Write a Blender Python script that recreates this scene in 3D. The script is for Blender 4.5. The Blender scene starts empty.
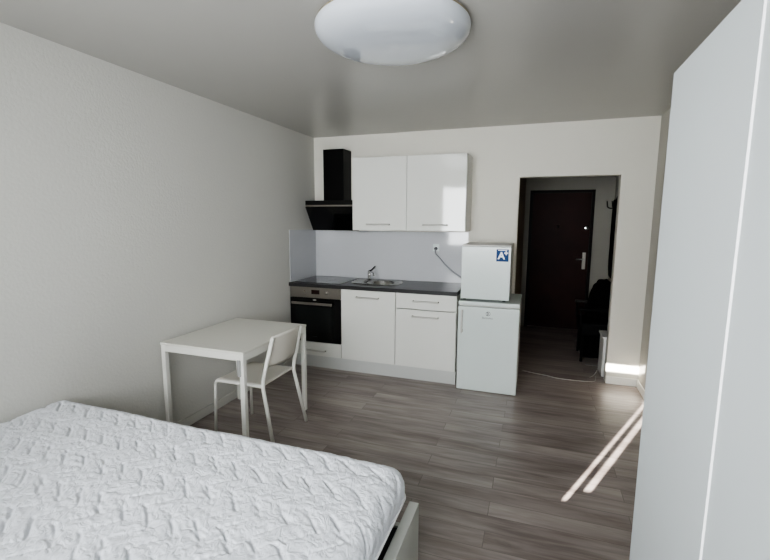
import bpy, bmesh, math, random
from mathutils import Vector, Matrix, noise
PI = math.pi
COL = bpy.context.scene.collection
H = 2.517; W = 3.47; YB = -5.2            # ceiling height, room width, window wall
DL, DR, DH = 2.29, 3.189, 2.014           # doorway
HB = 2.2                                  # hall end wall

# ------------------------------------------------------------------ materials
def s2l(c):
    return tuple(((v/255)/12.92 if v/255 <= .04045 else ((v/255+.055)/1.055)**2.4) for v in c) + (1,)
def mat(name, rgb, rough=.5, metal=0, spec=.5, bump=0, bscale=50, var=0, vscale=4, coat=0, detail=3, bdist=.01):
    m = bpy.data.materials.new(name); m.use_nodes = True
    nt = m.node_tree; N = nt.nodes; L = nt.links
    b = N['Principled BSDF']
    b.inputs['Base Color'].default_value = s2l(rgb)
    b.inputs['Roughness'].default_value = rough
    b.inputs['Metallic'].default_value = metal
    b.inputs['Specular IOR Level'].default_value = spec
    if coat:
        b.inputs['Coat Weight'].default_value = coat; b.inputs['Coat Roughness'].default_value = .04
    tc = N.new('ShaderNodeTexCoord')
    if bump:
        n = N.new('ShaderNodeTexNoise'); n.inputs['Scale'].default_value = bscale; n.inputs['Detail'].default_value = detail
        bp = N.new('ShaderNodeBump'); bp.inputs['Strength'].default_value = bump; bp.inputs['Distance'].default_value = bdist
        L.new(tc.outputs['Object'], n.inputs['Vector']); L.new(n.outputs['Fac'], bp.inputs['Height']); L.new(bp.outputs['Normal'], b.inputs['Normal'])
    # every material carries a slight procedural tone variation
    n2 = N.new('ShaderNodeTexNoise'); n2.inputs['Scale'].default_value = vscale; n2.inputs['Detail'].default_value = 4
    L.new(tc.outputs['Object'], n2.inputs['Vector'])
    mx = N.new('ShaderNodeMix'); mx.data_type = 'RGBA'
    v = var if var else .015
    c = s2l(rgb)
    mx.inputs[6].default_value = tuple(max(0, x*(1-v)) for x in c[:3]) + (1,)
    mx.inputs[7].default_value = tuple(min(1, x*(1+v)) for x in c[:3]) + (1,)
    L.new(n2.outputs['Fac'], mx.inputs[0]); L.new(mx.outputs[2], b.inputs['Base Color'])
    return m

M = {}
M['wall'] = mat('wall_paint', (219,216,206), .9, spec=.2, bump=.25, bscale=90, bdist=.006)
M['wall_left'] = mat('wallpaper_plaster', (203,202,196), .9, spec=.2, bump=.28, bscale=60, bdist=.006, detail=5)  # wallpaper; shade of the grazing light put into a darker colour
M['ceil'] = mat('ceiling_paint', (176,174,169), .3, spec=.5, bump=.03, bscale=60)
M['trim'] = mat('white_trim', (232,231,226), .35)
M['gloss'] = mat('high_gloss_white', (222,222,216), .07, coat=.4)
M['carcass'] = mat('white_carcass', (225,224,218), .45)
M['plinth'] = mat('plinth_white', (196,197,194), .3)
M['splash'] = mat('glossy_grey_white_splashback', (190,191,194), .08, coat=.4)
M['appl'] = mat('appliance_white', (208,216,213), .2)
M['appl_side'] = mat('appliance_side', (200,198,192), .4)
M['steel'] = mat('brushed_steel', (150,145,138), .32, metal=.9, var=.06, vscale=80)
M['handle'] = mat('satin_nickel', (196,194,188), .38, metal=.55)
M['chrome'] = mat('chrome', (200,200,200), .08, metal=1)
M['sinksteel'] = mat('sink_steel', (175,175,172), .22, metal=1)
M['blackglass'] = mat('black_glass', (7,7,8), .06, spec=.5)
M['black'] = mat('black_enamel', (5,5,5), .4, spec=.15)
M['ovenwin'] = mat('oven_window', (22,25,25), .08)
M['counter'] = mat('dark_stone_laminate', (44,43,44), .28, var=.5, vscale=120)
M['hob'] = mat('ceramic_glass', (20,20,22), .06)
M['hobring'] = mat('hob_ring_print', (70,70,72), .3)
M['table'] = mat('table_white', (214,212,203), .4, spec=.4)
M['tmetal'] = mat('table_frame_paint', (222,221,214), .35)
M['plast'] = mat('chair_plastic', (216,212,202), .45)
M['greyp'] = mat('grey_plastic', (150,150,148), .5)
M['ward'] = mat('wardrobe_foil', (217,223,224), .45, spec=.3, bump=.05, bscale=300)
M['wedge_lit'] = mat('wardrobe_lit_edge', (252,252,252), .3)  # extra white: light caught by the door edge, put into the colour
M['bed'] = mat('bed_white_foil', (192,194,187), .4)
M['dark'] = mat('dark_bed_base', (24,25,27), .8, bump=.3, bscale=200)
M['elastic'] = mat('elastic_white', (225,225,225), .8)
M['lampglass'] = mat('opal_acrylic', (200,205,212), .06, coat=.6)
M['lampring'] = mat('lamp_ring_champagne', (190,178,150), .25, metal=.6)
M['door'] = mat('mahogany_door', (40,13,10), .5, spec=.15, var=.5, vscale=3)
M['dframe'] = mat('door_frame_dark', (16,9,8), .5, spec=.15)
M['blackcloth'] = mat('black_cloth', (6,6,7), .95, spec=.1, bump=.4, bscale=120)
M['blackleather'] = mat('black_leatherette', (7,7,8), .7, spec=.15, bump=.2, bscale=150)
M['hookm'] = mat('dark_metal', (38,36,34), .4, metal=.6)
M['cablew'] = mat('white_cable', (165,164,160), .5)
M['cableg'] = mat('grey_cable', (150,152,156), .5)
M['plug'] = mat('grey_plug', (95,97,100), .5)
M['stick'] = mat('sticker_blue', (12,58,108), .5, spec=.2)
M['stickw'] = mat('sticker_white', (225,232,238), .4)
M['ink'] = mat('emblem_grey', (62,66,68), .4)
M['disp'] = mat('display_dark', (30,10,9), .1)
M['hallwall'] = mat('hall_wall_dimmed', (160,157,148), .85, bump=.2, bscale=90)  # hall dimness put into the wall colour
M['jamb'] = mat('hall_side_wall_dimmed', (140,124,104), .85)  # brown of the shaded hall side wall, put into the colour
M['frame'] = mat('window_frame_white', (230,230,230), .4)
M['sun_mask'] = mat('sun_mask_grey', (180,180,178), .6)  # for the unseen panels added to mask the sun

# mattress fabric
def fabric():
    m = bpy.data.materials.new('quilted_microfibre'); m.use_nodes = True
    nt = m.node_tree; N = nt.nodes; L = nt.links; b = N['Principled BSDF']
    b.inputs['Base Color'].default_value = s2l((226,229,235)); b.inputs['Roughness'].default_value = .55
    b.inputs['Sheen Weight'].default_value = .15
    tc = N.new('ShaderNodeTexCoord'); mp = N.new('ShaderNodeMapping'); mp.inputs['Scale'].default_value = (1.2, 1, 1)
    mp.inputs['Rotation'].default_value = (0, 0, .5)
    n = N.new('ShaderNodeTexNoise'); n.inputs['Scale'].default_value = 26; n.inputs['Detail'].default_value = 3; n.inputs['Distortion'].default_value = 1.2
    bp = N.new('ShaderNodeBump'); bp.inputs['Strength'].default_value = .6; bp.inputs['Distance'].default_value = .014
    L.new(tc.outputs['Object'], mp.inputs[0]); L.new(mp.outputs[0], n.inputs['Vector']); L.new(n.outputs['Fac'], bp.inputs['Height'])
    L.new(bp.outputs['Normal'], b.inputs['Normal'])
    return m
M['quilt'] = fabric()

# floor: long grey-brown planks running along x
def floormat():
    m = bpy.data.materials.new('grey_oak_laminate'); m.use_nodes = True
    nt = m.node_tree; N = nt.nodes; L = nt.links; b = N['Principled BSDF']
    tc = N.new('ShaderNodeTexCoord')
    br = N.new('ShaderNodeTexBrick'); br.offset = .37; br.offset_frequency = 2
    br.inputs['Color1'].default_value = (.0, 0, 0, 1); br.inputs['Color2'].default_value = (1, 1, 1, 1); br.inputs['Mortar'].default_value = (.5, .5, .5, 1)
    br.inputs['Scale'].default_value = 1; br.inputs['Mortar Size'].default_value = .0022; br.inputs['Mortar Smooth'].default_value = .3
    br.inputs['Brick Width'].default_value = 1.15; br.inputs['Row Height'].default_value = .125; br.inputs['Bias'].default_value = 0
    L.new(tc.outputs['Object'], br.inputs['Vector'])
    # per-plank shift of the grain
    mul = N.new('ShaderNodeVectorMath'); mul.operation = 'MULTIPLY'; mul.inputs[1].default_value = (7.3, 0, 5.1)
    L.new(br.outputs['Color'], mul.inputs[0])
    add = N.new('ShaderNodeVectorMath'); L.new(tc.outputs['Object'], add.inputs[0]); L.new(mul.outputs[0], add.inputs[1])
    mp = N.new('ShaderNodeMapping'); mp.inputs['Scale'].default_value = (1.3, 14, 1); L.new(add.outputs[0], mp.inputs[0])
    n1 = N.new('ShaderNodeTexNoise'); n1.inputs['Scale'].default_value = 2.2; n1.inputs['Detail'].default_value = 7; n1.inputs['Roughness'].default_value = .62; n1.inputs['Distortion'].default_value = .6
    L.new(mp.outputs[0], n1.inputs['Vector'])
    mp2 = N.new('ShaderNodeMapping'); mp2.inputs['Scale'].default_value = (.8, 3.5, 1); L.new(add.outputs[0], mp2.inputs[0])
    n2 = N.new('ShaderNodeTexNoise'); n2.inputs['Scale'].default_value = 1.6; n2.inputs['Detail'].default_value = 2; L.new(mp2.outputs[0], n2.inputs['Vector'])
    mixn = N.new('ShaderNodeMath'); mixn.operation = 'MULTIPLY_ADD'; mixn.inputs[1].default_value = .55
    L.new(n2.outputs['Fac'], mixn.inputs[0])
    h = N.new('ShaderNodeMath'); h.operation = 'MULTIPLY'; h.inputs[1].default_value = .45; L.new(n1.outputs['Fac'], h.inputs[0]); L.new(h.outputs[0], mixn.inputs[2])
    pb = N.new('ShaderNodeMath'); pb.operation = 'MULTIPLY_ADD'; pb.inputs[1].default_value = .05; L.new(br.outputs['Color'], pb.inputs[0]); L.new(mixn.outputs[0], pb.inputs[2])
    cr = N.new('ShaderNodeValToRGB'); e = cr.color_ramp.elements
    e[0].position = .38; e[0].color = s2l((116,105,101)); e[1].position = .74; e[1].color = s2l((178,168,162))
    x = e.new(.54); x.color = s2l((148,138,133))
    L.new(pb.outputs[0], cr.inputs[0])
    mx = N.new('ShaderNodeMix'); mx.data_type = 'RGBA'; mx.inputs[7].default_value = s2l((100,91,87))
    f = N.new('ShaderNodeMath'); f.operation = 'MULTIPLY'; f.inputs[1].default_value = .7; L.new(br.outputs['Fac'], f.inputs[0])
    L.new(f.outputs[0], mx.inputs[0]); L.new(cr.outputs[0], mx.inputs[6]); L.new(mx.outputs[2], b.inputs['Base Color'])
    b.inputs['Roughness'].default_value = .36; b.inputs['Specular IOR Level'].default_value = .45
    bp = N.new('ShaderNodeBump'); bp.inputs['Strength'].default_value = .12; bp.inputs['Distance'].default_value = .004
    L.new(n1.outputs['Fac'], bp.inputs['Height']); L.new(bp.outputs['Normal'], b.inputs['Normal'])
    return m
M['floor'] = floormat()

# ------------------------------------------------------------------ mesh helpers
def new(): return bmesh.new()
def box(bm, x0, x1, y0, y1, z0, z1, bev=0, seg=2):
    r = bmesh.ops.create_cube(bm, size=1)
    vs = r['verts']
    for v in vs:
        v.co = Vector((x0+(v.co.x+.5)*(x1-x0), y0+(v.co.y+.5)*(y1-y0), z0+(v.co.z+.5)*(z1-z0)))
    if bev:
        es = list({e for v in vs for e in v.link_edges})
        bmesh.ops.bevel(bm, geom=es, offset=bev, segments=seg, affect='EDGES', profile=.5)
    return bm
def B(*a, **k): return box(new(), *a, **k)
def obj(name, bm, m, parent=None, smooth=False):
    me = bpy.data.meshes.new(name); bmesh.ops.recalc_face_normals(bm, faces=bm.faces[:]); bm.to_mesh(me); bm.free()
    if smooth:
        for p in me.polygons: p.use_smooth = True
    o = bpy.data.objects.new(name, me); COL.objects.link(o); me.materials.append(M[m] if isinstance(m, str) else m)
    if parent: o.parent = parent; o.location = -Vector(parent.location) if parent.parent is None else Vector((0, 0, 0))
    return o
def thing(name, label, cat, loc, group=None):
    o = bpy.data.objects.new(name, None); COL.objects.link(o); o.location = loc; o.empty_display_size = .1
    o['label'] = label; o['category'] = cat
    if group: o['group'] = group
    return o
def tag(o, label, cat): o['label'] = label; o['category'] = cat; return o
def struct(name, bm, m, parent=None, smooth=False):
    o = obj(name, bm, m, parent, smooth)
    if not parent: o['kind'] = 'structure'
    return o
def fillet(pts, r, n=6):
    pts = [Vector(p) for p in pts]; out = [pts[0]]
    for i in range(1, len(pts)-1):
        a, b, c = pts[i-1], pts[i], pts[i+1]
        d1 = (a-b); d2 = (c-b); q = min(r, d1.length*.45, d2.length*.45)
        p = b+d1.normalized()*q; s = b+d2.normalized()*q
        for k in range(n+1):
            t = k/n; out.append(p*(1-t)**2 + b*2*t*(1-t) + s*t*t)
    out.append(pts[-1]); return out
def tube(bm, pts, r, n=12, sy=1.0, caps=True):
    pts = [Vector(p) for p in pts]; rings = []
    up = None
    for i, p in enumerate(pts):
        t = (pts[min(i+1, len(pts)-1)]-pts[max(i-1, 0)]).normalized()
        if up is None:
            up = Vector((0, 0, 1)) if abs(t.z) < .9 else Vector((0, 1, 0))
        side = t.cross(up).normalized(); up = side.cross(t).normalized()
        rr = r[i] if isinstance(r, (list, tuple)) else r
        rings.append([bm.verts.new(p+side*math.cos(2*PI*k/n)*rr+up*math.sin(2*PI*k/n)*rr*sy) for k in range(n)])
    for a, b in zip(rings, rings[1:]):
        for k in range(n): bm.faces.new((a[k], a[(k+1) % n], b[(k+1) % n], b[k]))
    if caps: bm.faces.new(rings[0][::-1]); bm.faces.new(rings[-1])
    return bm
def loft(bm, rings, close=True, cap0=False, cap1=False):
    R = [[bm.verts.new(p) for p in r] for r in rings]
    for a, b in zip(R, R[1:]):
        n = len(a)
        for k in range(n if close else n-1): bm.faces.new((a[k], a[(k+1) % n], b[(k+1) % n], b[k]))
    if cap0: bm.faces.new(R[0][::-1])
    if cap1: bm.faces.new(R[-1])
    return bm
def circ(cx, cy, cz, r, n=48, ax='z'):
    o = []
    for k in range(n):
        a = 2*PI*k/n; c, s = math.cos(a)*r, math.sin(a)*r
        o.append((cx+c, cy+s, cz) if ax == 'z' else (cx+c, cy, cz+s))
    return o
def lathe_y(bm, cx, cz, prof, n=24):     # profile of (y, r) about an axis along y
    return loft(bm, [circ(cx, y, cz, r, n, 'y') for y, r in prof], cap0=True, cap1=True)
def slab_hole(bm, X0, X1, Y0, Y1, x0, x1, y0, y1, z0, z1):
    lo = []
    for z in (z0, z1):
        lo.append([bm.verts.new((x, y, z)) for x, y in ((X0, Y0), (X1, Y0), (X1, Y1), (X0, Y1))])
        lo.append([bm.verts.new((x, y, z)) for x, y in ((x0, y0), (x1, y0), (x1, y1), (x0, y1))])
    ob, ib, ot, it = lo
    for k in range(4):
        j = (k+1) % 4
        bm.faces.new((ot[k], ot[j], it[j], it[k])); bm.faces.new((ob[k], ib[k], ib[j], ob[j]))
        bm.faces.new((ob[k], ob[j], ot[j], ot[k])); bm.faces.new((ib[k], it[k], it[j], ib[j]))
    return bm
def text(s, size, loc, m, parent, name, ext=.0006, offset=0):
    c = bpy.data.curves.new(name, 'FONT'); c.body = s; c.size = size; c.extrude = ext; c.offset = offset; c.align_x = 'CENTER'; c.align_y = 'CENTER'
    o = bpy.data.objects.new(name, c); COL.objects.link(o); c.materials.append(M[m])
    me = bpy.data.meshes.new_from_object(o); bpy.data.objects.remove(o); o = bpy.data.objects.new(name, me); COL.objects.link(o)
    root = parent
    off = Vector((0, 0, 0))
    while root: off += Vector(root.location); root = root.parent
    o.parent = parent; o.location = Vector(loc)-off; o.rotation_euler = (PI/2, 0, 0)
    return o

# ------------------------------------------------------------------ room shell
struct('floor', B(-.2, W+.2, YB-.3, HB+.2, -.1, 0), 'floor')
struct('ceiling', B(-.2, W+.2, YB-.3, HB+.2, H, H+.1), 'ceil')
struct('wall_left', B(-.15, 0, YB-.15, .15, 0, H), 'wall_left')
M['wall_right'] = mat('wall_paint_shaded', (192,189,181), .9, spec=.2, bump=.25, bscale=90, bdist=.006)  # darker copy of the wall paint, carries the right wall's shade
struct('wall_right', B(W, W+.15, YB-.15, HB+.15, 0, H), 'wall_right')
bm = new()
T = .12
def prism(bm, poly, y0, y1):
    loft(bm, [[(x, y0, z) for x, z in poly], [(x, y1, z) for x, z in poly]], cap0=True, cap1=True)
prism(bm, [(0, 0), (DL, 0), (DL, DH), (DR, DH), (DR, 0), (W, 0), (W, H), (0, H)], 0, T)
struct('wall_back', bm, 'wall')
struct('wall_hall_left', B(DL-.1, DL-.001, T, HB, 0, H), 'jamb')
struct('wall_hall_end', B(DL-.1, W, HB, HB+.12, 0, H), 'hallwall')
# window wall with opening and unseen panels added outside to cut the sun into streaks
WX0, WX1, WZ0, WZ1 = .5, 2.7, .85, 2.28
# sun: horizontal direction from the streaks on the floor, elevation from the slot height
SD = Vector((.409, .9125, -.355)).normalized()
def back(x, y, z):                       # where the ray through a lit point crossed the mask plane
    t = (YB-.1-y)/SD.y; return x+SD.x*t, z+SD.z*t
xs1 = back(2.700, -2.095, 0); xs2 = back(2.838, -1.958, 0); hz0 = back(3.19, 0, .125); hz1 = back(3.19, 0, .200)
far1 = back(3.345, -.62, 0)
open_ = [(0, 0), (0, 0)]
bm = new(); slab = []
OX0, OX1, OZ0, OZ1 = .5, 2.75, .1, 2.46
prism_parts = [(0, OX0, 0, H), (OX1, W, 0, H), (OX0, OX1, 0, OZ0), (OX0, OX1, OZ1, H)]
lo = []
for y in (YB-.15, YB):
    lo.append([bm.verts.new((x, y, z)) for x, z in ((-.0, 0), (W, 0), (W, H), (-.0, H))])
    lo.append([bm.verts.new((x, y, z)) for x, z in ((OX0, OZ0), (OX1, OZ0), (OX1, OZ1), (OX0, OZ1))])
a0, a1, b0, b1 = lo
for k in range(4):
    j = (k+1) % 4
    bm.faces.new((a0[k], a1[k], a1[j], a0[j])); bm.faces.new((b0[k], b0[j], b1[j], b1[k]))
    bm.faces.new((a1[k], b1[k], b1[j], a1[j])); bm.faces.new((a0[k], a0[j], b0[j], b0[k]))
struct('wall_window_side', bm, 'wall')
# added sun-mask panels, out of view, slits shape the streaks
sh = bpy.data.objects.new('window_1', None); COL.objects.link(sh); sh['kind'] = 'structure'; sh.location = (1.6, YB-.1, OZ0)
ys = (YB-.105, YB-.10)
zt0, zt1 = hz0[1], hz1[1]
sw = .028
zb = xs1[1]
s1, s2 = xs1[0], xs2[0]
for (x0, x1, z0, z1) in [(OX0, s1-sw/2, OZ0, zt0-.03), (s1+sw/2, s2-sw/2-.01, OZ0, zt0-.03), (s2+sw/2+.004, OX1, OZ0, zt0-.03),
                         (OX0, OX1, zt0-.03, zt0), (OX0, hz0[0]-.02, zt0, zt1), (hz0[0]+.38, OX1, zt0, zt1), (OX0, OX1, zt1, OZ1),
                         (s1-sw/2, s2+sw, OZ0, zb), (s2-sw/2-.01, s2+sw/2+.004, zb, xs2[1])]:
    if x1 > x0 and z1 > z0: struct('sun_mask_panel', B(x0, x1, ys[0], ys[1], z0, z1), 'sun_mask', sh)
bm = new()
slab = [(OX0, OX0+.06, OZ0, OZ1), (OX1-.06, OX1, OZ0, OZ1)]
for a in slab: box(bm, a[0], a[1], YB-.07, YB-.02, a[2], a[3])
struct('window_frame', bm, 'frame', sh)

# baseboards
bh, bt = .075, .012
struct('baseboard_left', B(0, bt, YB, 0-.62, 0, bh, bev=.003), 'wall_left')
struct('baseboard_back', B(DR, W-.012, -bt, 0, 0, bh, bev=.003), 'trim')
struct('baseboard_right', B(W-bt, W, -1.80, 0, 0, bh, bev=.003), 'trim')
struct('trim_1', B(DL-.004, DL-.0005, .0, T, 0, DH), 'jamb')

# ------------------------------------------------------------------ entrance door in the hall
dx0, dx1 = 2.36, 3.22
d = bpy.data.objects.new('door_1', None); COL.objects.link(d); d['kind'] = 'structure'; d.location = ((dx0+dx1)/2, HB, 0)
obj('door_leaf', B(dx0+.035, dx1-.035, HB-.03, HB-.002, .01, 1.985, bev=.004), 'door', d)
bm = new(); fz = 2.02
loft(bm, [[(x, y, z) for x, z in ((dx0, 0), (dx0, fz), (dx1, fz), (dx1, 0), (dx1-.04, 0), (dx1-.04, fz-.04), (dx0+.04, fz-.04), (dx0+.04, 0))] for y in (HB-.045, HB-.001)], cap0=True, cap1=True)
obj('door_frame', bm, 'dframe', d)
hp = obj('handle_plate', B(3.105, 3.15, HB-.04, HB-.03, .90, 1.14, bev=.004), 'steel', d)
bm = new(); tube(bm, fillet([(3.127, HB-.035, 1.045), (3.127, HB-.085, 1.045), (3.02, HB-.085, 1.045)], .02), .009)
obj('door_handle', bm, 'steel', d, True)
bm = new(); lathe_y(bm, 3.135, 1.485, [(HB-.03, .03), (HB-.05, .028), (HB-.052, .022)]); obj('door_lock', bm, 'chrome', d, True)
bm = new(); lathe_y(bm, 2.757, 1.506, [(HB-.03, .015), (HB-.038, .012)]); obj('peephole', bm, 'steel', d, True)

# ------------------------------------------------------------------ upper cabinets
x0, x1, x2 = .633, 1.226, 1.820; uz0, uz1, uy = 1.478, 2.221, -.359
def bar_handle(bm, xa, xb, y, z, vertical=False):
    if vertical:
        tube(bm, fillet([(xa, y, z), (xa, y-.03, z), (xa, y-.03, xb), (xa, y, xb)], .008), .0085, 10)
    else:
        tube(bm, fillet([(xa, y, z), (xa, y-.03, z), (xb, y-.03, z), (xb, y, z)], .008), .0085, 10)
def carcass(parent, xa, xb, y0, y1, z0, z1, top=True, m='carcass'):
    t = .016; bm = new()
    # one folded shell, open to the front
    P = [(xa, z0), (xb, z0), (xb, z1), (xa, z1)]; Q = [(xa+t, z0+t), (xb-t, z0+t), (xb-t, z1-(t if top else -.0)), (xa+t, z1-(t if top else -.0))]
    if not top:
        poly = [(xa, z1), (xa, z0), (xb, z0), (xb, z1), (xb-t, z1), (xb-t, z0+t), (xa+t, z0+t), (xa+t, z1)]
        loft(bm, [[(x, y, z) for x, z in poly] for y in (y0, y1)], cap0=True, cap1=True)
    else:
        v = [[bm.verts.new((x, y, z)) for x, z in R_] for y in (y0, y1) for R_ in (P, Q)]
        f0, g0, f1, g1 = v
        for k in range(4):
            j = (k+1) % 4
            bm.faces.new((f0[k], f0[j], g0[j], g0[k])); bm.faces.new((f0[k], f1[k], f1[j], f0[j])); bm.faces.new((g0[k], g0[j], g1[j], g1[k]))
        bm.faces.new(f1); bm.faces.new(g1)
    return obj('cabinet_body', bm, m, parent)
for (a, b, ha, hb, lab) in ((x0, x1, .80, 1.045, 'glossy white wall cabinet beside the black range hood'),
                            (x1, x2, 1.405, 1.64, 'glossy white wall cabinet nearer the doorway, mirroring the window')):
    t = thing('wall_cabinet', lab, 'cabinet', ((a+b)/2, -.18, uz0), 'wall cabinets above the worktop')
    carcass(t, a+.0005, b-.0005, uy+.02, -.001, uz0, uz1)
    dd = obj('door', B(a+.0025, b-.0025, uy, uy+.018, uz0+.002, uz1-.002, bev=.0015), 'gloss', t)
    bm = new(); bar_handle(bm, ha, hb, uy, 1.54); obj('handle', bm, 'handle', dd, True)

# ------------------------------------------------------------------ range hood
t = thing('range_hood', 'black angled glass range hood with square chimney in the corner', 'range hood', (.34, -.15, 1.47))
hx0, hx1 = .062, .628
bm = new()
loft(bm, [[(x, y, z) for y, z in ((-.002, 1.472), (-.16, 1.472), (-.325, 1.715), (-.325, 1.785), (-.002, 1.785))] for x in (hx0+.004, hx1-.004)], cap0=True, cap1=True)
obj('hood_body', bm, 'black', t)
obj('chimney', B(.225, .468, -.215, -.002, 1.785, 2.345, bev=.002), 'black', t)
obj('steel_strip', B(hx0, hx1, -.333, -.31, 1.728, 1.745, bev=.002), 'steel', t)
bm = new()
loft(bm, [[(x, y, z) for y, z in ((-.166, 1.468), (-.172, 1.472), (-.336, 1.722), (-.330, 1.726))] for x in (hx0, hx1)], cap0=True, cap1=True)
obj('glass_panel', bm, 'blackglass', t)
obj('top_band', B(hx0, hx1, -.336, -.325, 1.745, 1.792, bev=.002), 'blackglass', t)

# ------------------------------------------------------------------ splashback
tag(obj('splashback_panel', B(.0075, 1.80, -.0075, -.0015, .9227, 1.462), 'splash'), 'glossy pale grey splashback panel behind sink and worktop', 'splashback')
tag(obj('splashback_panel', B(.0012, .0072, -.585, -.0015, .9227, 1.475), 'splash'), 'narrow grey splashback panel on the left wall beside the hob', 'splashback')

# ------------------------------------------------------------------ worktop with sink and hob
CT = .9225; KY = -.605
t = thing('worktop', 'dark speckled laminate worktop along the kitchen base cabinets', 'worktop', (.9, -.3, .88))
bm = new(); slab_hole(bm, 0.001, 1.803, KY-.012, -.001, .68, 1.10, -.45, -.115, CT-.038, CT)
obj('worktop_slab', bm, 'counter', t)
# hob
t = thing('ceramic_hob', 'flat black ceramic hob set into the worktop above the oven', 'hob', (.31, -.31, CT))
obj('glass_plate', B(.045, .575, -.56, -.06, CT, CT+.004, bev=.0015), 'hob', t)
for (cx, cy, r) in ((.19, -.43, .09), (.43, -.43, .075), (.19, -.19, .075), (.43, -.19, .09)):
    bm = new(); loft(bm, [circ(cx, cy, CT+.0042, r), circ(cx, cy, CT+.0046, r-.003)]); obj('cooking_zone', bm, 'hobring', t)
# sink
t = thing('kitchen_sink', 'stainless steel inset sink with rounded rim in the worktop', 'sink', (.885, -.285, CT))
def sup(cx, cy, z, a, b, n=64, e=3.2):
    o = []
    for k in range(n):
        th = 2*PI*k/n; c, s = math.cos(th), math.sin(th)
        o.append((cx+a*math.copysign(abs(c)**(2/e), c), cy+b*math.copysign(abs(s)**(2/e), s), z))
    return o
bm = new(); cx, cy = .885, -.283
loft(bm, [sup(cx, cy, CT+.001, .268, .208), sup(cx, cy, CT+.008, .262, .202), sup(cx, cy, CT+.008, .245, .185), sup(cx, cy, CT+.003, .238, .178),
          sup(cx+.05, cy, CT+.002, .155, .155, e=2.2), sup(cx+.05, cy, CT-.012, .145, .148, e=2.2), sup(cx+.05, cy, CT-.12, .125, .125, e=2.2), sup(cx+.05, cy, CT-.135, .09, .09, e=2), sup(cx+.05, cy, CT-.138, .03, .03, e=2)], cap1=True)
obj('basin', bm, 'sinksteel', t, True)
bm = new(); loft(bm, [circ(cx+.05, cy, CT-.1375, .03), circ(cx+.05, cy, CT-.134, .025), circ(cx+.05, cy, CT-.134, .008)], cap1=True); obj('drain', bm, 'handle', t, True)
# tap
t = thing('kitchen_tap', 'chrome mixer tap with raised lever behind the sink', 'tap', (.715, -.06, CT))
fx, fy = .705, -.055
bm = new(); loft(bm, [circ(fx, fy, CT, .026), circ(fx, fy, CT+.008, .026), circ(fx, fy, CT+.012, .02), circ(fx, fy, CT+.085, .019), circ(fx, fy, CT+.095, .015)], cap0=True, cap1=True)
obj('tap_body', bm, 'chrome', t, True)
bm = new(); tube(bm, fillet([(fx, fy, CT+.055), (fx+.05, fy-.05, CT+.085), (fx+.10, fy-.12, CT+.075), (fx+.102, fy-.124, CT+.055)], .02), .011); obj('spout', bm, 'chrome', t, True)
bm = new(); tube(bm, [(fx, fy, CT+.088), (fx+.03, fy-.004, CT+.105), (fx+.075, fy-.008, CT+.15)], [.013, .008, .006]); obj('lever', bm, 'black', t, True)

# ------------------------------------------------------------------ base cabinets, oven, plinth
PL = .142; CB = CT-.0385; FY = KY
X1, X2, X3 = .606, 1.195, 1.800
# oven housing
t = thing('oven_cabinet', 'white oven housing with a shallow drawer under the oven', 'cabinet', (.3, -.3, PL), 'base cabinets under the worktop')
bm = new()
loft(bm, [[(x, y, z) for x, z in ((.004, CB), (.004, PL), (X1-.001, PL), (X1-.001, CB), (X1-.017, CB), (X1-.017, PL+.016), (.02, PL+.016), (.02, CB))] for y in (FY+.02, -.03)], cap0=True, cap1=True)
obj('cabinet_body', bm, 'carcass', t)
dr = obj('drawer', B(.006, X1-.002, FY, FY+.018, PL+.002, .290, bev=.0015), 'gloss', t)
bm = new(); bar_handle(bm, .195, .425, FY, .205); obj('handle', bm, 'handle', dr, True)
# oven
t = thing('built_in_oven', 'black and stainless steel built-in oven under the hob', 'oven', (.31, -.3, .295))
obj('oven_box', B(.024, X1-.022, FY+.02, -.05, .296, CB-.003), 'black', t)
cp = obj('control_panel', B(.012, X1-.004, FY-.004, FY+.018, .770, CB-.001, bev=.0015), 'steel', t)
for kx in (.185, .445):
    bm = new(); lathe_y(bm, kx, .832, [(FY-.004, .021), (FY-.012, .020), (FY-.026, .016), (FY-.028, .014)]); obj('knob', bm, 'steel', cp, True)
obj('display', B(.268, .362, FY-.0055, FY-.003, .812, .856), 'disp', cp)
dr = obj('oven_door', B(.012, X1-.004, FY-.006, FY+.018, .297, .766, bev=.002), 'blackglass', t)
obj('window_pane', B(.075, X1-.068, FY-.008, FY-.005, .41, .68, bev=.0008), 'ovenwin', dr)
bm = new(); box(bm, .045, .52, FY-.045, FY-.03, .700, .728, bev=.005)
for hx in (.07, .485): box(bm, hx, hx+.015, FY-.035, FY-.004, .706, .722)
obj('door_handle', bm, 'steel', dr)
bm = new(); lathe_y(bm, .305, .750, [(FY-.006, .014), (FY-.0075, .013)]); bmesh.ops.scale(bm, verts=bm.verts[:], vec=(1.6, 1, .6), space=Matrix.Translation((-.305, 0, -.750))); obj('emblem', bm, 'handle', dr)
obj('emblem', B(.285, .325, FY-.0072, FY-.005, .352, .358), 'ink', dr)
# sink cabinet
t = thing('sink_cabinet', 'glossy white base cabinet with one tall door below the sink', 'cabinet', (.9, -.3, PL), 'base cabinets under the worktop')
bm = new()
loft(bm, [[(x, y, z) for x, z in ((X1, CB), (X1, PL), (X2-.001, PL), (X2-.001, CB), (X2-.017, CB), (X2-.017, PL+.016), (X1+.016, PL+.016), (X1+.016, CB))] for y in (FY+.02, -.03)], cap0=True, cap1=True)
obj('cabinet_body', bm, 'carcass', t)
dd = obj('door', B(X1+.0025, X2-.003, FY, FY+.018, PL+.002, CB-.003, bev=.0015), 'gloss', t)
bm = new(); bar_handle(bm, .785, 1.02, FY, .812); obj('handle', bm, 'handle', dd, True)
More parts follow.
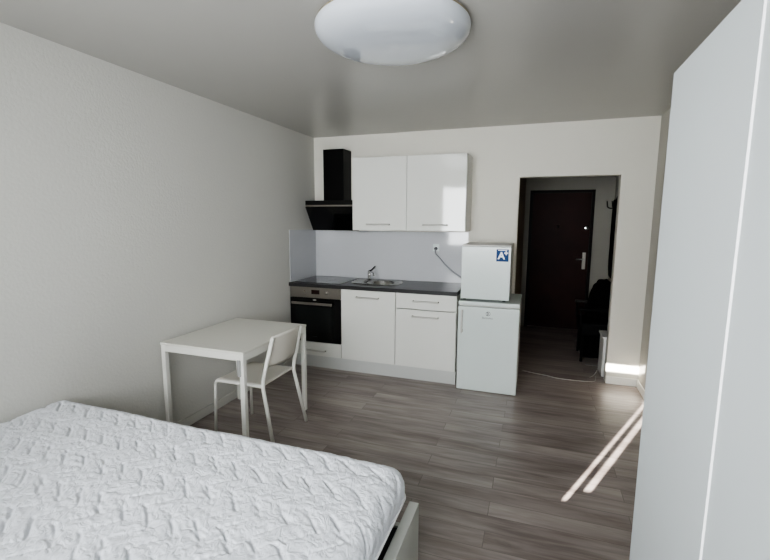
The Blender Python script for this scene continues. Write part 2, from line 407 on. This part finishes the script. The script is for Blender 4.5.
# drawer cabinet
t = thing('drawer_cabinet', 'glossy white base cabinet with top drawer and door beside the refrigerator', 'cabinet', (1.5, -.3, PL), 'base cabinets under the worktop')
carcass(t, X2, X3-.001, FY+.02, -.03, PL, CB)
dr = obj('drawer', B(X2+.0025, X3-.003, FY, FY+.018, .731, CB-.003, bev=.0015), 'gloss', t)
bm = new(); bar_handle(bm, 1.38, 1.625, FY, .812); obj('handle', bm, 'handle', dr, True)
dd = obj('door', B(X2+.0025, X3-.003, FY, FY+.018, PL+.002, .723, bev=.0015), 'gloss', t)
bm = new(); bar_handle(bm, 1.375, 1.625, FY, .66); obj('handle', bm, 'handle', dd, True)
tag(obj('plinth_board', B(.004, X3-.001, FY+.045, FY+.06, .001, PL-.006), 'plinth'), 'long white plinth board under the base cabinets', 'plinth')

# ------------------------------------------------------------------ fridges
t = thing('refrigerator', 'white undercounter refrigerator next to the doorway with vertical bar handle', 'refrigerator', (2.09, -.35, 0))
F0, F1, FYF = 1.824, 2.368, -.657
obj('fridge_body', B(F0+.003, F1-.003, FYF+.05, -.06, .012, .812, bev=.006), 'appl_side', t)
fd = obj('fridge_door', B(F0, F1, FYF, FYF+.045, .006, .803, bev=.008, seg=3), 'appl', t)
obj('top_board', B(F0, F1, FYF+.012, -.05, .815, .850, bev=.006, seg=3), 'appl', t)
bm = new(); box(bm, F0+.03, F0+.046, FYF-.032, FYF-.018, .555, .775, bev=.004); box(bm, F0+.03, F0+.046, FYF-.025, FYF+.002, .56, .585, bev=.002); box(bm, F0+.03, F0+.046, FYF-.025, FYF+.002, .745, .77, bev=.002)
obj('handle', bm, 'handle', fd)
for fx_ in (F0+.04, F1-.08):
    for fy_ in (-.6, -.12):
        bm = new(); loft(bm, [circ(fx_+.02, fy_, 0, .018, 16), circ(fx_+.02, fy_, .014, .018, 16)], cap0=True, cap1=True); obj('foot', bm, 'black', t)
# emblem on the door
ex, ez = 2.096, .748
bm = new(); loft(bm, [circ(ex, FYF-.0008, ez, .020, 40, 'y'), circ(ex, FYF-.0008, ez, .0165, 40, 'y')]); em = obj('emblem', bm, 'ink', fd)
bm = new()
loft(bm, [[(ex+x, FYF-.001, ez+z) for x, z in ((-.0165, .0165), (-.004, .0165), (.003, 0), (-.004, -.0165), (-.0165, -.0165), (-.0165, -.012), (-.009, -.010), (-.004, 0), (-.009, .010), (-.0165, .012))],
          [(ex+x, FYF-.0005, ez+z) for x, z in ((-.0165, .0165), (-.004, .0165), (.003, 0), (-.004, -.0165), (-.0165, -.0165), (-.0165, -.012), (-.009, -.010), (-.004, 0), (-.009, .010), (-.0165, .012))]], cap0=True, cap1=True)
box(bm, ex+.004, ex+.0065, FYF-.001, FYF, ez-.0165, ez+.0165); 
obj('emblem_mark', bm, 'ink', fd)
text('Electrolux', .023, (2.09, FYF-.001, .708), 'ink', fd, 'lettering')

t = thing('mini_fridge', 'small white cube refrigerator with blue sticker standing on the larger one', 'refrigerator', (2.05, -.35, .85))
m0, m1, my = 1.832, 2.271, -.600; mz0, mz1 = .858, 1.360
obj('fridge_body', B(m0+.006, m1-.004, my+.04, -.14, mz0+.012, mz1-.0, bev=.006), 'appl_side', t)
fd = obj('fridge_door', B(m0, m1, my, my+.036, mz0+.008, mz1-.006, bev=.007, seg=3), 'appl', t)
obj('top_board', B(m0+.003, m1-.002, my+.012, -.13, mz1-.004, mz1+.008, bev=.003), 'appl_side', t)
for a in (m0+.03, m1-.05):
    for b in (my+.06, -.19):
        bm = new(); loft(bm, [circ(a, b, .850, .015, 16), circ(a, b, mz0+.014, .015, 16)], cap0=True, cap1=True); obj('foot', bm, 'black', t)
st = obj('energy_sticker', B(2.143, 2.250, my-.0012, my+.0005, 1.222, 1.332), 'stick', fd)
st['label'] = 'square blue sticker reading A plus'
text('A', .085, (2.187, my-.0018, 1.272), 'stickw', st, 'letter_a', .0006, .003)
text('+', .06, (2.228, my-.0018, 1.296), 'stickw', st, 'plus_sign', .0006, .003)
obj('sticker_line', B(2.158, 2.235, my-.0018, my-.001, 1.320, 1.326), 'stickw', st)

# socket and cable on the splashback
t = thing('power_socket', 'white wall socket on the splashback right of the tap', 'socket', (1.46, -.006, 1.29))
obj('cover_plate', B(1.425, 1.495, -.014, -.0075, 1.255, 1.335, bev=.003), 'appl', t)
bm = new(); lathe_y(bm, 1.46, 1.295, [(-.014, .024), (-.016, .024), (-.0162, .02)]); obj('socket_ring', bm, 'appl', t, True)
t = thing('electric_cable', 'grey power cable and plug hanging from socket to the small refrigerator', 'cable', (1.46, -.02, 1.28))
bm = new(); lathe_y(bm, 1.46, 1.285, [(-.0165, .018), (-.045, .016), (-.05, .01)]); obj('plug', bm, 'plug', t, True)
def spl(P, n=10):
    P = [Vector(p) for p in P]; out = []
    for i in range(len(P)-1):
        a, b, c, d_ = P[max(i-1, 0)], P[i], P[i+1], P[min(i+2, len(P)-1)]
        for k in range(n):
            u = k/n; out.append(.5*((2*b)+(c-a)*u+(2*a-5*b+4*c-d_)*u*u+(3*b-a-3*c+d_)*u**3))
    out.append(P[-1]); return out
bm = new(); tube(bm, spl([(1.46, -.045, 1.28), (1.462, -.045, 1.235), (1.50, -.03, 1.19), (1.57, -.03, 1.115), (1.65, -.03, 1.045), (1.72, -.03, 1.0), (1.77, -.04, .965), (1.80, -.06, .935)]), .0075, 8); obj('cable', bm, 'cableg', t, True)

# ------------------------------------------------------------------ table
t = thing('desk_table', 'small white rectangular table standing against the left wall', 'table', (.38, -1.94, 0))
tx0, tx1, ty0, ty1, tz = .036, .728, -2.349, -1.532, .736
obj('tabletop', B(tx0, tx1, ty0, ty1, tz-.018, tz, bev=.003), 'table', t)
bm = new()
slab_hole(bm, tx0+.004, tx1-.004, ty0+.004, ty1-.004, tx0+.026, tx1-.026, ty0+.026, ty1-.026, tz-.062, tz-.0185)
obj('apron_frame', bm, 'tmetal', t)
L_ = .033
for a, b in ((tx0+.003, ty0+.003), (tx1-.003-L_, ty0+.003), (tx0+.003, ty1-.003-L_), (tx1-.003-L_, ty1-.003-L_)):
    lg = obj('leg', B(a, a+L_, b, b+L_, .006, tz-.02, bev=.003), 'tmetal', t)
    obj('foot_cap', B(a+.002, a+L_-.002, b+.002, b+L_-.002, 0, .008), 'greyp', lg)
obj('corner_bracket', B(tx1-L_-.014, tx1-L_+.010, ty0-.007, ty0+.002, tz-.165, tz-.055, bev=.002), 'greyp', t)

# ------------------------------------------------------------------ chair, facing the left wall, pushed under the table
t = thing('dining_chair', 'white moulded chair with tubular frame pushed under the table', 'chair', (.62, -1.97, 0))
cy0, cy1 = -2.175, -1.775
r = .0115
for s, y in ((-1, cy0), (1, cy1)):
    bm = new(); tube(bm, fillet([(.335, y+s*.012, .0), (.345, y, .44), (.44, y, .442), (.745, y, .442)], .035), r)
    obj('front_leg', bm, 'tmetal', t, True)
    bm = new(); tube(bm, fillet([(.835 if s < 0 else .818, y+(-.02 if s < 0 else .052), 0), (.745, y, .44), (.752, y, .50), (.826, y-s*.014, .792)], .05), .0135)
    obj('rear_leg', bm, 'tmetal', t, True)
# seat shell
def shell(fn, nu, nv, th, name, m):
    bm = new(); G = [[bm.verts.new(fn(i/nu, j/nv)) for j in range(nv+1)] for i in range(nu+1)]
    for i in range(nu):
        for j in range(nv): bm.faces.new((G[i][j], G[i+1][j], G[i+1][j+1], G[i][j+1]))
    bmesh.ops.recalc_face_normals(bm, faces=bm.faces[:])
    bmesh.ops.solidify(bm, geom=bm.faces[:], thickness=th)
    o = obj(name, bm, m, t, True); return o
def seat(u, v):
    x = .33+u*.415; yy = (v-.5)*2
    w = .197-.018*max(0, (.2-u)/.2)**2
    z = .452-.012*(1-yy*yy)*math.sin(min(1, u*1.05)*PI)-.02*max(0, (.1-u)/.1)**2
    return (x+.0, (cy0+cy1)/2+yy*w, z)
shell(seat, 20, 16, .009, 'seat', 'plast')
def backr(u, v):
    z = .585+u*.215; yy = (v-.5)*2
    x = .752+(z-.50)*.252 + .034*(1-yy*yy)
    zz = z + .012*(1-yy*yy)*(u-.5)*2
    return (x-.006, (cy0+cy1)/2+yy*(.202-.012*u), zz)
shell(backr, 12, 20, .009, 'backrest', 'plast')
for xx in (.40, .72):
    bm = new(); tube(bm, [(xx, cy0, .436), (xx, cy1, .436)], .008); obj('cross_bar', bm, 'tmetal', t, True)

# ------------------------------------------------------------------ bed
t = thing('bed_frame', 'low white bed frame with flat footboard under the quilted mattress', 'bed', (1.0, -3.76, 0))
bx1, by1, by0, bz = 2.062, -2.948, -4.56, .398
obj('footboard', B(bx1-.042, bx1, by0, by1, .04, bz, bev=.002), 'bed', t)
obj('side_rail', B(.03, bx1-.043, by1-.03, by1-.004, .10, .29, bev=.002), 'bed', t)
obj('side_rail', B(.03, bx1-.043, by0+.004, by0+.03, .10, .33, bev=.002), 'bed', t)
obj('headboard', B(.002, .028, by0, by1, .04, .42, bev=.002), 'bed', t)
bs = obj('mattress_base', B(.035, bx1-.05, by0+.035, by1-.035, .14, .285), 'dark', t)
for a in (.06, bx1-.06):
    for b in (by1-.07, by0+.03): obj('foot', B(a-.02, a+.02, b, b+.04, 0, .14), 'bed', t)

# mattress: dense grid wrapped round a rounded block, quilted with zigzag seams
mt = thing('mattress', 'white quilted mattress with zigzag stitching lying on the low bed', 'mattress', (1.0, -3.76, .29))
mx0, mx1, my0, my1, mzb, mzt = .010, 2.030, -4.52, -2.993, .478, .602
bm = new()
NX, NY = 620, 440
rc = .075
def quilt(x, y):
    p, A, yr = .105, .088, .165
    wob = noise.noise(Vector((x*6, y*6, 30)))*.012; x += wob; y += noise.noise(Vector((x*6, y*6, 60)))*.010
    f = ((y+3.23)/yr) % 1.0
    tri = 1-2*f if f < .5 else 2*f-1       # 1 at row start, 0 in the middle
    # seam: x = k*p + A*(1-tri)
    q = ((x-.93-.035*0 - A*tri*-1*-1) / p) % 1.0
    q = ((x-.935-A*(1-tri))/p) % 1.0
    dist = min(q, 1-q)*p*.72
    w = .0042
    k = 1.15 if f >= .5 else .42
    k *= .75+.5*noise.noise(Vector((x*7, y*7, 9)))
    groove = math.exp(-(dist/w)**2)*k
    puff = math.exp(-(dist/.02)**2)*k
    # gathers running off the seams
    gat = math.sin((y*.8+x*.45)*2*PI/.021+6*noise.noise(Vector((x*8, y*8, 0))))*puff
    return -.0066*groove-.0042*puff+.0024*gat, groove
G = []
for i in range(NX+1):
    row = []
    for j in range(NY+1):
        u = i/NX; v = j/NY
        # parameter space extends down the sides
        e = .24
        X = mx0-e+u*(mx1-mx0+2*e); Y = my0-e+v*(my1-my0+2*e)
        cxx = min(max(X, mx0+rc), mx1-rc); cyy = min(max(Y, my0+rc), my1-rc)
        # corner rounding in plan
        dx, dy = X-cxx, Y-cyy; dl = math.hypot(dx, dy)
        h, g = quilt(X, Y)
        wr = noise.fractal(Vector((X*9, Y*13, 1.3)), .9, 2.1, 3)*.0018 + noise.noise(Vector((X*3.1, Y*3.1, 4)))*.005
        rid = (1-abs(noise.noise(Vector((X*16+Y*9, Y*24-X*7, 2.2)))*2))*.0022
        h = h+wr+rid
        if dl < 1e-6:
            row.append(bm.verts.new((X, Y, mzt+h))); continue
        dirv = Vector((dx/dl, dy/dl))
        arc = rc*PI/2
        if dl < arc:
            a = dl/rc; n = Vector((dirv.x*math.sin(a), dirv.y*math.sin(a), math.cos(a)))
            P = Vector((cxx, cyy, mzt-rc)) + n*(rc+h)
        else:
            dn = min(dl-arc, mzt-rc-mzb); n = Vector((dirv.x, dirv.y, 0))
            P = Vector((cxx, cyy, mzt-rc-dn)) + n*(rc+h*.7)
        row.append(bm.verts.new(P))
    G.append(row)
for i in range(NX):
    for j in range(NY):
        bm.faces.new((G[i][j], G[i+1][j], G[i+1][j+1], G[i][j+1]))
obj('quilted_cover', bm, 'quilt', mt, True)
bm = new(); rp = rc+.001
pp = [(mx0+rc, my1+.001, mzb+.003)] + [(mx1-rc+rp*math.sin(q*PI/24), my1-rc+rp*math.cos(q*PI/24), mzb+.003) for q in range(13)] + [(mx1+.001, my0+rc, mzb+.003)]
tube(bm, pp, .0045, 8); obj('piping', bm, 'elastic', mt, True)
bm = new(); obj('mattress_core', B(mx0+.01, mx1-.085, my0+.04, my1-.06, .288, .475, bev=.03, seg=3), 'dark', mt); tube(bm, [(2.026, -3.13, .475), (2.000, -3.16, .42), (1.96, -3.19, .31)], .006, 8, sy=.4); obj('elastic_strap', bm, 'elastic', mt, True)

# ------------------------------------------------------------------ wardrobe
wx, wy1, wg, wy0, wh = 2.826, -3.078, -3.6205, -4.165, 2.010
t = thing('wardrobe', 'tall pale white two-door wardrobe along the right wall', 'wardrobe', (3.15, -3.62, 0))
obj('cabinet_body', B(wx+.024, W-.013, wy0, wy1-.001, .0, wh-.002, bev=.0015), 'ward', t)
obj('door', B(wx, wx+.018, wg+.0005, wy1, .03, wh, bev=.001), 'ward', t)
obj('door', B(wx+.0035, wx+.0205, wy0, wg-.0008, .03, wh, bev=.001), 'ward', t)
obj('lit_edge_strip', B(wx-.0003, wx+.018, wg-.0004, wg+.0012, .03, wh), 'wedge_lit', t)  # painted highlight where the door edge catches the light

# ------------------------------------------------------------------ ceiling lamp
t = thing('ceiling_lamp', 'large round white dome ceiling lamp, switched off', 'ceiling lamp', (1.73, -2.53, H))
lx, ly, lr, ld = 1.772, -2.475, .373, .115
bm = new(); loft(bm, [circ(lx, ly, H-.001, lr*.86, 96), circ(lx, ly, H-.028, lr*.86, 96)], cap0=True, cap1=True); obj('mounting_base', bm, 'greyp', t, True)
bm = new(); rg = []
for k in range(26):
    a = k/25*PI/2
    rg.append(circ(lx, ly, H-.024-(ld-.024)*math.sin(a)**1.0, lr*(max(.004, math.cos(a)))**.62 if k < 25 else .004, 96))
rg = [circ(lx, ly, H-.02, lr*.9, 96), circ(lx, ly, H-.014, lr*.985, 96), circ(lx, ly, H-.02, lr*1.0, 96)] + rg[0:]
loft(bm, rg, cap1=True); obj('lamp_shade', bm, 'lampglass', t, True)
bm = new(); ring = circ(lx, ly, H-.013, lr*.985, 96); tube(bm, ring+[ring[0]], .004, 8, caps=False); obj('rim_ring', bm, 'lampring', t, True)

# ------------------------------------------------------------------ hall things
t = thing('shoe_cabinet', 'narrow low white cabinet just inside the hall beside the doorway', 'cabinet', (3.3, .25, 0))
obj('cabinet_body', B(3.172, W-.013, .175, .44, 0, .405, bev=.003), 'carcass', t)
obj('cabinet_top', B(3.160, W-.008, .165, .45, .405, .425, bev=.003), 'trim', t)
t = thing('hall_chair', 'black padded armchair standing in the dark hall', 'chair', (3.2, .85, 0))
obj('seat', B(2.99, 3.42, .625, 1.08, .30, .46, bev=.03, seg=3), 'blackleather', t, True)
obj('skirt', B(3.02, 3.40, .64, 1.06, .05, .30, bev=.01), 'blackcloth', t)
bm = new(); box(bm, 3.33, 3.44, .62, 1.08, .45, .93, bev=.03, seg=3); obj('backrest', bm, 'blackleather', t, True)
for y in (.575, 1.085):
    bm = new(); box(bm, 2.96, 3.36, y, y+.05, .595, .63, bev=.012, seg=3); obj('armrest', bm, 'hookm' if y > 1 else 'blackleather', t)  # far armrest in lighter grey, standing in for its dull highlight
for a in (3.02, 3.40):
    for b in (.64, 1.06):
        bm = new(); tube(bm, [(a, b, 0), (a, b, .42)], .014); obj('leg', bm, 'black', t)
for b in (.60, 1.11):
    bm = new(); tube(bm, [(2.99, b, .42), (2.985, b, .60)], .012); obj('arm_support', bm, 'black', t)
# coat heaped on the hall chair
def blob(x0, x1, y0, y1, z0, z1, seed, amp=.04, shape=None):
    bm = new(); bmesh.ops.create_icosphere(bm, subdivisions=5, radius=1)
    for v in bm.verts:
        c = v.co.copy(); n = c.normalized()
        k = 1+noise.fractal(n*2.2+Vector((seed, 0, 0)), 1, 2, 3)*amp*3
        p = Vector([math.copysign(abs(q)**.7, q) for q in n])*k
        if shape: p = shape(p)
        v.co = Vector(((x0+x1)/2+p.x*(x1-x0)/2, (y0+y1)/2+p.y*(y1-y0)/2, (z0+z1)/2+p.z*(z1-z0)/2))
    return bm
def slope(p):
    return Vector((p.x + (p.z+1)*.28*(1-p.x)*.6, p.y*(1-.25*(p.z+1)/2), p.z))
o = tag(obj('coat', blob(3.03, 3.33, .64, 1.06, .46, .92, 3, .03, slope), 'blackcloth', None, True), 'dark coat heaped over the black hall armchair', 'coat')
o = tag(obj('coat', blob(3.20, 3.455, .30, .58, .95, 1.87, 8, .03, lambda p: Vector((max(p.x, -.72)*1.25, p.y, p.z))), 'blackcloth', None, True), 'long black coat hanging on the right hall wall', 'coat')
t = thing('coat_hooks', 'small dark double coat hook on the hall wall', 'coat hook', (3.4, 1.7, 1.75))
obj('mounting_plate', B(W-.012, W-.001, 1.62, 1.70, 1.70, 1.86, bev=.003), 'hookm', t)
for q, y in enumerate((1.63, 1.69)):
    bm = new(); tube(bm, fillet([(W-.012, y, 1.78), (W-.06-.05*q, y, 1.745), (W-.10-.05*q, y, 1.76), (W-.11-.05*q, y, 1.84)], .03), .008); obj('hook', bm, 'hookm', t, True)
# floor cable across the doorway
t = thing('floor_cable', 'thin white cable lying across the doorway floor', 'cable', (2.75, 0, 0))
bm = new(); tube(bm, spl([(2.40, .09, .004), (2.50, .05, .004), (2.65, .008, .004), (2.74, -.03, .004), (2.85, -.04, .004), (3.0, -.03, .004), (3.09, .0, .004), (3.11, .08, .004), (3.12, .14, .012)]), .0035, 8); obj('cable_run', bm, 'cablew', t, True)
bm = new(); tube(bm, spl([(3.06, .10, .006), (3.10, .14, .02), (3.13, .155, .07), (3.135, .168, .13)]), .003, 8); obj('cable_end', bm, 'cablew', t, True)
tag(obj('paper_strip', B(3.06, 3.20, .52, .555, .001, .004), 'greyp'), 'flat white strip on the hall floor below the black armchair', 'paper')

# ------------------------------------------------------------------ light
def area(name, loc, rot, sx, sy, e, col=(1, 1, 1)):
    l = bpy.data.lights.new(name, 'AREA'); l.shape = 'RECTANGLE'; l.size = sx; l.size_y = sy; l.energy = e; l.color = col
    o = bpy.data.objects.new(name, l); COL.objects.link(o); o.location = loc; o.rotation_euler = rot; return o
area('window_daylight', (1.60, YB+.02, 1.645), (PI/2, 0, 0), 2.0, 1.21, 80, (.95, .98, 1)).data.spread = 1.9
area('low_area_light', (2.2, YB+.02, .62), (PI/2, 0, 0), .8, .8, 10, (.96, .98, 1))  # small low area light at the window wall, no balcony door modelled
sun = bpy.data.lights.new('sun', 'SUN'); sun.energy = 80; sun.angle = .004; sun.color = (1, .95, .88)
so = bpy.data.objects.new('sun', sun); COL.objects.link(so); so.rotation_euler = SD.to_track_quat('-Z', 'Y').to_euler(); so.location = (0, -8, 4)
w = bpy.data.worlds.new('World'); bpy.context.scene.world = w; w.use_nodes = True
bg = w.node_tree.nodes['Background']; bg.inputs[0].default_value = (.6, .75, 1, 1); bg.inputs[1].default_value = .5

# ------------------------------------------------------------------ camera
yaw, pitch, roll, f_px = .3358, -.1384, .0048, 432.36
cy_, sy_ = math.cos(yaw), math.sin(yaw)
f = Vector((-sy_*math.cos(pitch), cy_*math.cos(pitch), math.sin(pitch)))
rr = Vector((cy_, sy_, 0)); uu = rr.cross(f)
r2 = rr*math.cos(roll)+uu*math.sin(roll); u2 = -rr*math.sin(roll)+uu*math.cos(roll)
cam = bpy.data.cameras.new('camera'); cam.sensor_width = 36; cam.lens = f_px*36/770; cam.clip_start = .05
co = bpy.data.objects.new('camera', cam); COL.objects.link(co)
mw = Matrix((( r2.x, u2.x, -f.x, 2.4774), (r2.y, u2.y, -f.y, -4.5909), (r2.z, u2.z, -f.z, 1.5888), (0, 0, 0, 1)))
co.matrix_world = mw
sc = bpy.context.scene; sc.camera = co
sc.view_settings.view_transform = 'AgX'; sc.view_settings.look = 'AgX - Medium High Contrast'; sc.view_settings.exposure = -.36
